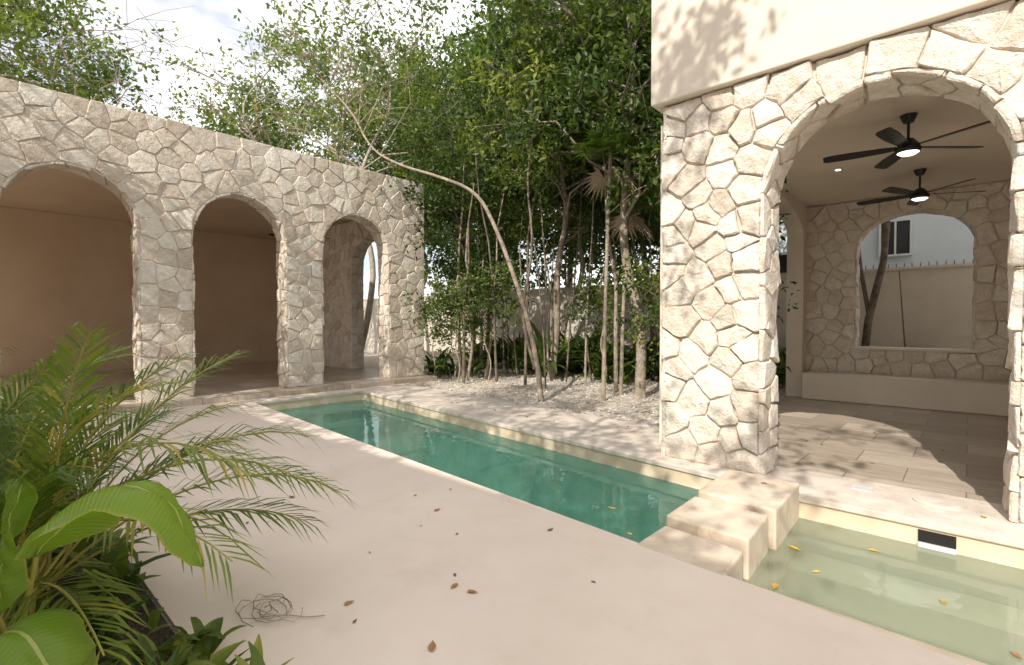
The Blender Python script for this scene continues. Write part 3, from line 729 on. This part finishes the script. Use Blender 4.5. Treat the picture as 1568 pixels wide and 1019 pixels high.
def banana(mb,uvs,pts,W,roll,tint,n=22,m=6):
    T=[Vector(p) for p in pts]
    for _ in range(3):
        U=[T[0]]
        for a,b in zip(T,T[1:]): U+=[a*.75+b*.25,a*.25+b*.75]
        U.append(T[-1]); T=U
    Ls=[0]
    for a,b in zip(T,T[1:]): Ls.append(Ls[-1]+(b-a).length)
    vs=[];uv=[]
    for i in range(n+1):
        s=Ls[-1]*i/n; j=min(max(k for k in range(len(Ls)) if Ls[k]<=s+1e-9),len(T)-2)
        p=T[j].lerp(T[j+1],(s-Ls[j])/max(1e-6,Ls[j+1]-Ls[j])); d=(T[j+1]-T[j]).normalized()
        sd=d.cross(Vector((0,0,1))); sd=sd.normalized() if sd.length>.05 else Vector((.7,.7,0)); up=sd.cross(d).normalized()
        sd,up=(sd*math.cos(roll)+up*math.sin(roll)),(up*math.cos(roll)-sd*math.sin(roll))
        t=i/n; w=W*(min(1,t/.18)**.6)*(max(0,1-t)**.42 if t>.35 else (1-.35)**.42)*1.15
        w*=1+.03*math.sin(i*2.1)
        for k in range(-m,m+1):
            f=k/m; vs.append(p+sd*w*f+up*(w*.30*abs(f)**.7-w*.62*f*f+.007*math.sin(i*1.3+k))); uv.append((t*Ls[-1],f))
    c=2*m+1; fs=[(i*c+k,i*c+k+1,(i+1)*c+k+1,(i+1)*c+k) for i in range(n) for k in range(2*m)]
    mb.add(vs,fs,0,tint); uvs+=uv
mb=MB(); uvs=[]
def site(a,d,z): return (*fr(a,d),z)
banana(mb,uvs,[site(-1.70,1.78,.67),site(-1.54,1.76,.84),site(-1.37,1.76,.94),site(-1.22,1.78,.88),site(-1.12,1.80,.62)],.18,.1,.6)
banana(mb,uvs,[site(-1.76,1.70,.50),site(-1.80,1.76,.72),site(-1.78,1.80,.88),site(-1.76,1.80,.94)],.10,.9,.4)
banana(mb,uvs,[site(-1.66,1.60,.48),site(-1.55,1.55,.56),site(-1.42,1.52,.46),site(-1.34,1.5,.26),site(-1.31,1.5,.08)],.15,-.2,.45)
banana(mb,uvs,[site(-1.9,1.75,.3),site(-1.8,1.6,.5),site(-1.66,1.45,.42),site(-1.55,1.4,.2)],.13,.3,.5)
for p in ([site(-1.80,1.85,-.02),site(-1.78,1.80,.4),site(-1.70,1.78,.67)],[site(-1.75,1.85,-.02),site(-1.78,1.78,.3),site(-1.76,1.70,.5)],[site(-1.7,1.8,-.02),site(-1.70,1.7,.3),site(-1.66,1.6,.48)]):
    mb.tube(p,[.016,.012,.008],7,1)
o=mb.obj('banana_plant',[M_banana,M_stem],smooth=True)
uvl=o.data.uv_layers.new(name='UVMap')
vi=np.zeros(len(o.data.loops),dtype=np.int32); o.data.loops.foreach_get('vertex_index',vi)
ua=np.array(uvs+[(0,.5)]*(len(mb.v)-len(uvs)),dtype=np.float32); uvl.data.foreach_set('uv',ua[vi].ravel())

mb=MB()
for _ in range(120):
    x=R(-8,-2.1); y=R(-1.2,.62)
    leafy_clump(mb,x,y,random.randint(8,13),R(.22,.45),R(.02,.04),tb=.7)
for _ in range(30):
    a,d=R(-1.45,-1.0),R(1.75,2.3); x,y=fr(a,d)
    if y<.72: leafy_clump(mb,x,y,10,R(.12,.26),R(.020,.036),tb=.8)
mb.obj('planter_groundcover',[M_leaf])

# ============================================================ LIGHT, SKY, CAMERA
s=Vector((.24,-.97,.80)).normalized()
w=bpy.data.worlds.new('World'); scene.world=w; w.use_nodes=True
nt=w.node_tree; nt.nodes.clear(); L=nt.links.new
out=nt.nodes.new('ShaderNodeOutputWorld'); bg=nt.nodes.new('ShaderNodeBackground'); bg.inputs[1].default_value=.15
sk=nt.nodes.new('ShaderNodeTexSky'); sk.sky_type='NISHITA'; sk.sun_disc=False
sk.sun_elevation=math.asin(s.z); sk.sun_rotation=math.atan2(s.x,s.y); sk.air_density=1.0; sk.dust_density=1.5
tc=nt.nodes.new('ShaderNodeTexCoord'); mp=nt.nodes.new('ShaderNodeMapping'); mp.inputs['Scale'].default_value=(1,1,2.2); L(tc.outputs['Generated'],mp.inputs[0])
nz=N(nt,'ShaderNodeTexNoise',Scale=2.6,Detail=5.0,Roughness=.6); L(mp.outputs[0],nz.inputs['Vector'])
rp=ramp(nt,nz.outputs[0],[(.34,(.30,.30,.30)),(.58,(1,1,1))])
col=mixc(nt,sk.outputs[0],(11.0,10.9,10.9),rp.outputs[0]); L(col,bg.inputs[0]); L(bg.outputs[0],out.inputs[0])
sun=bpy.data.lights.new('sun','SUN'); sun.energy=5.0; sun.angle=math.radians(.5); sun.color=(1,.94,.85)
so=bpy.data.objects.new('sun',sun); scene.collection.objects.link(so); so.rotation_euler=s.to_track_quat('Z','Y').to_euler(); so.location=s*50
cam=bpy.data.cameras.new('camera'); cam.lens=17.66; cam.sensor_width=36; cam.clip_end=2000; cam.clip_start=.05
co=bpy.data.objects.new('camera',cam); scene.collection.objects.link(co); co.location=(0,0,1.5)
co.rotation_euler=(math.radians(90-1.04),0,math.radians(42.3)); scene.camera=co
scene.view_settings.view_transform='Standard'; scene.view_settings.look='None'; scene.view_settings.exposure=0
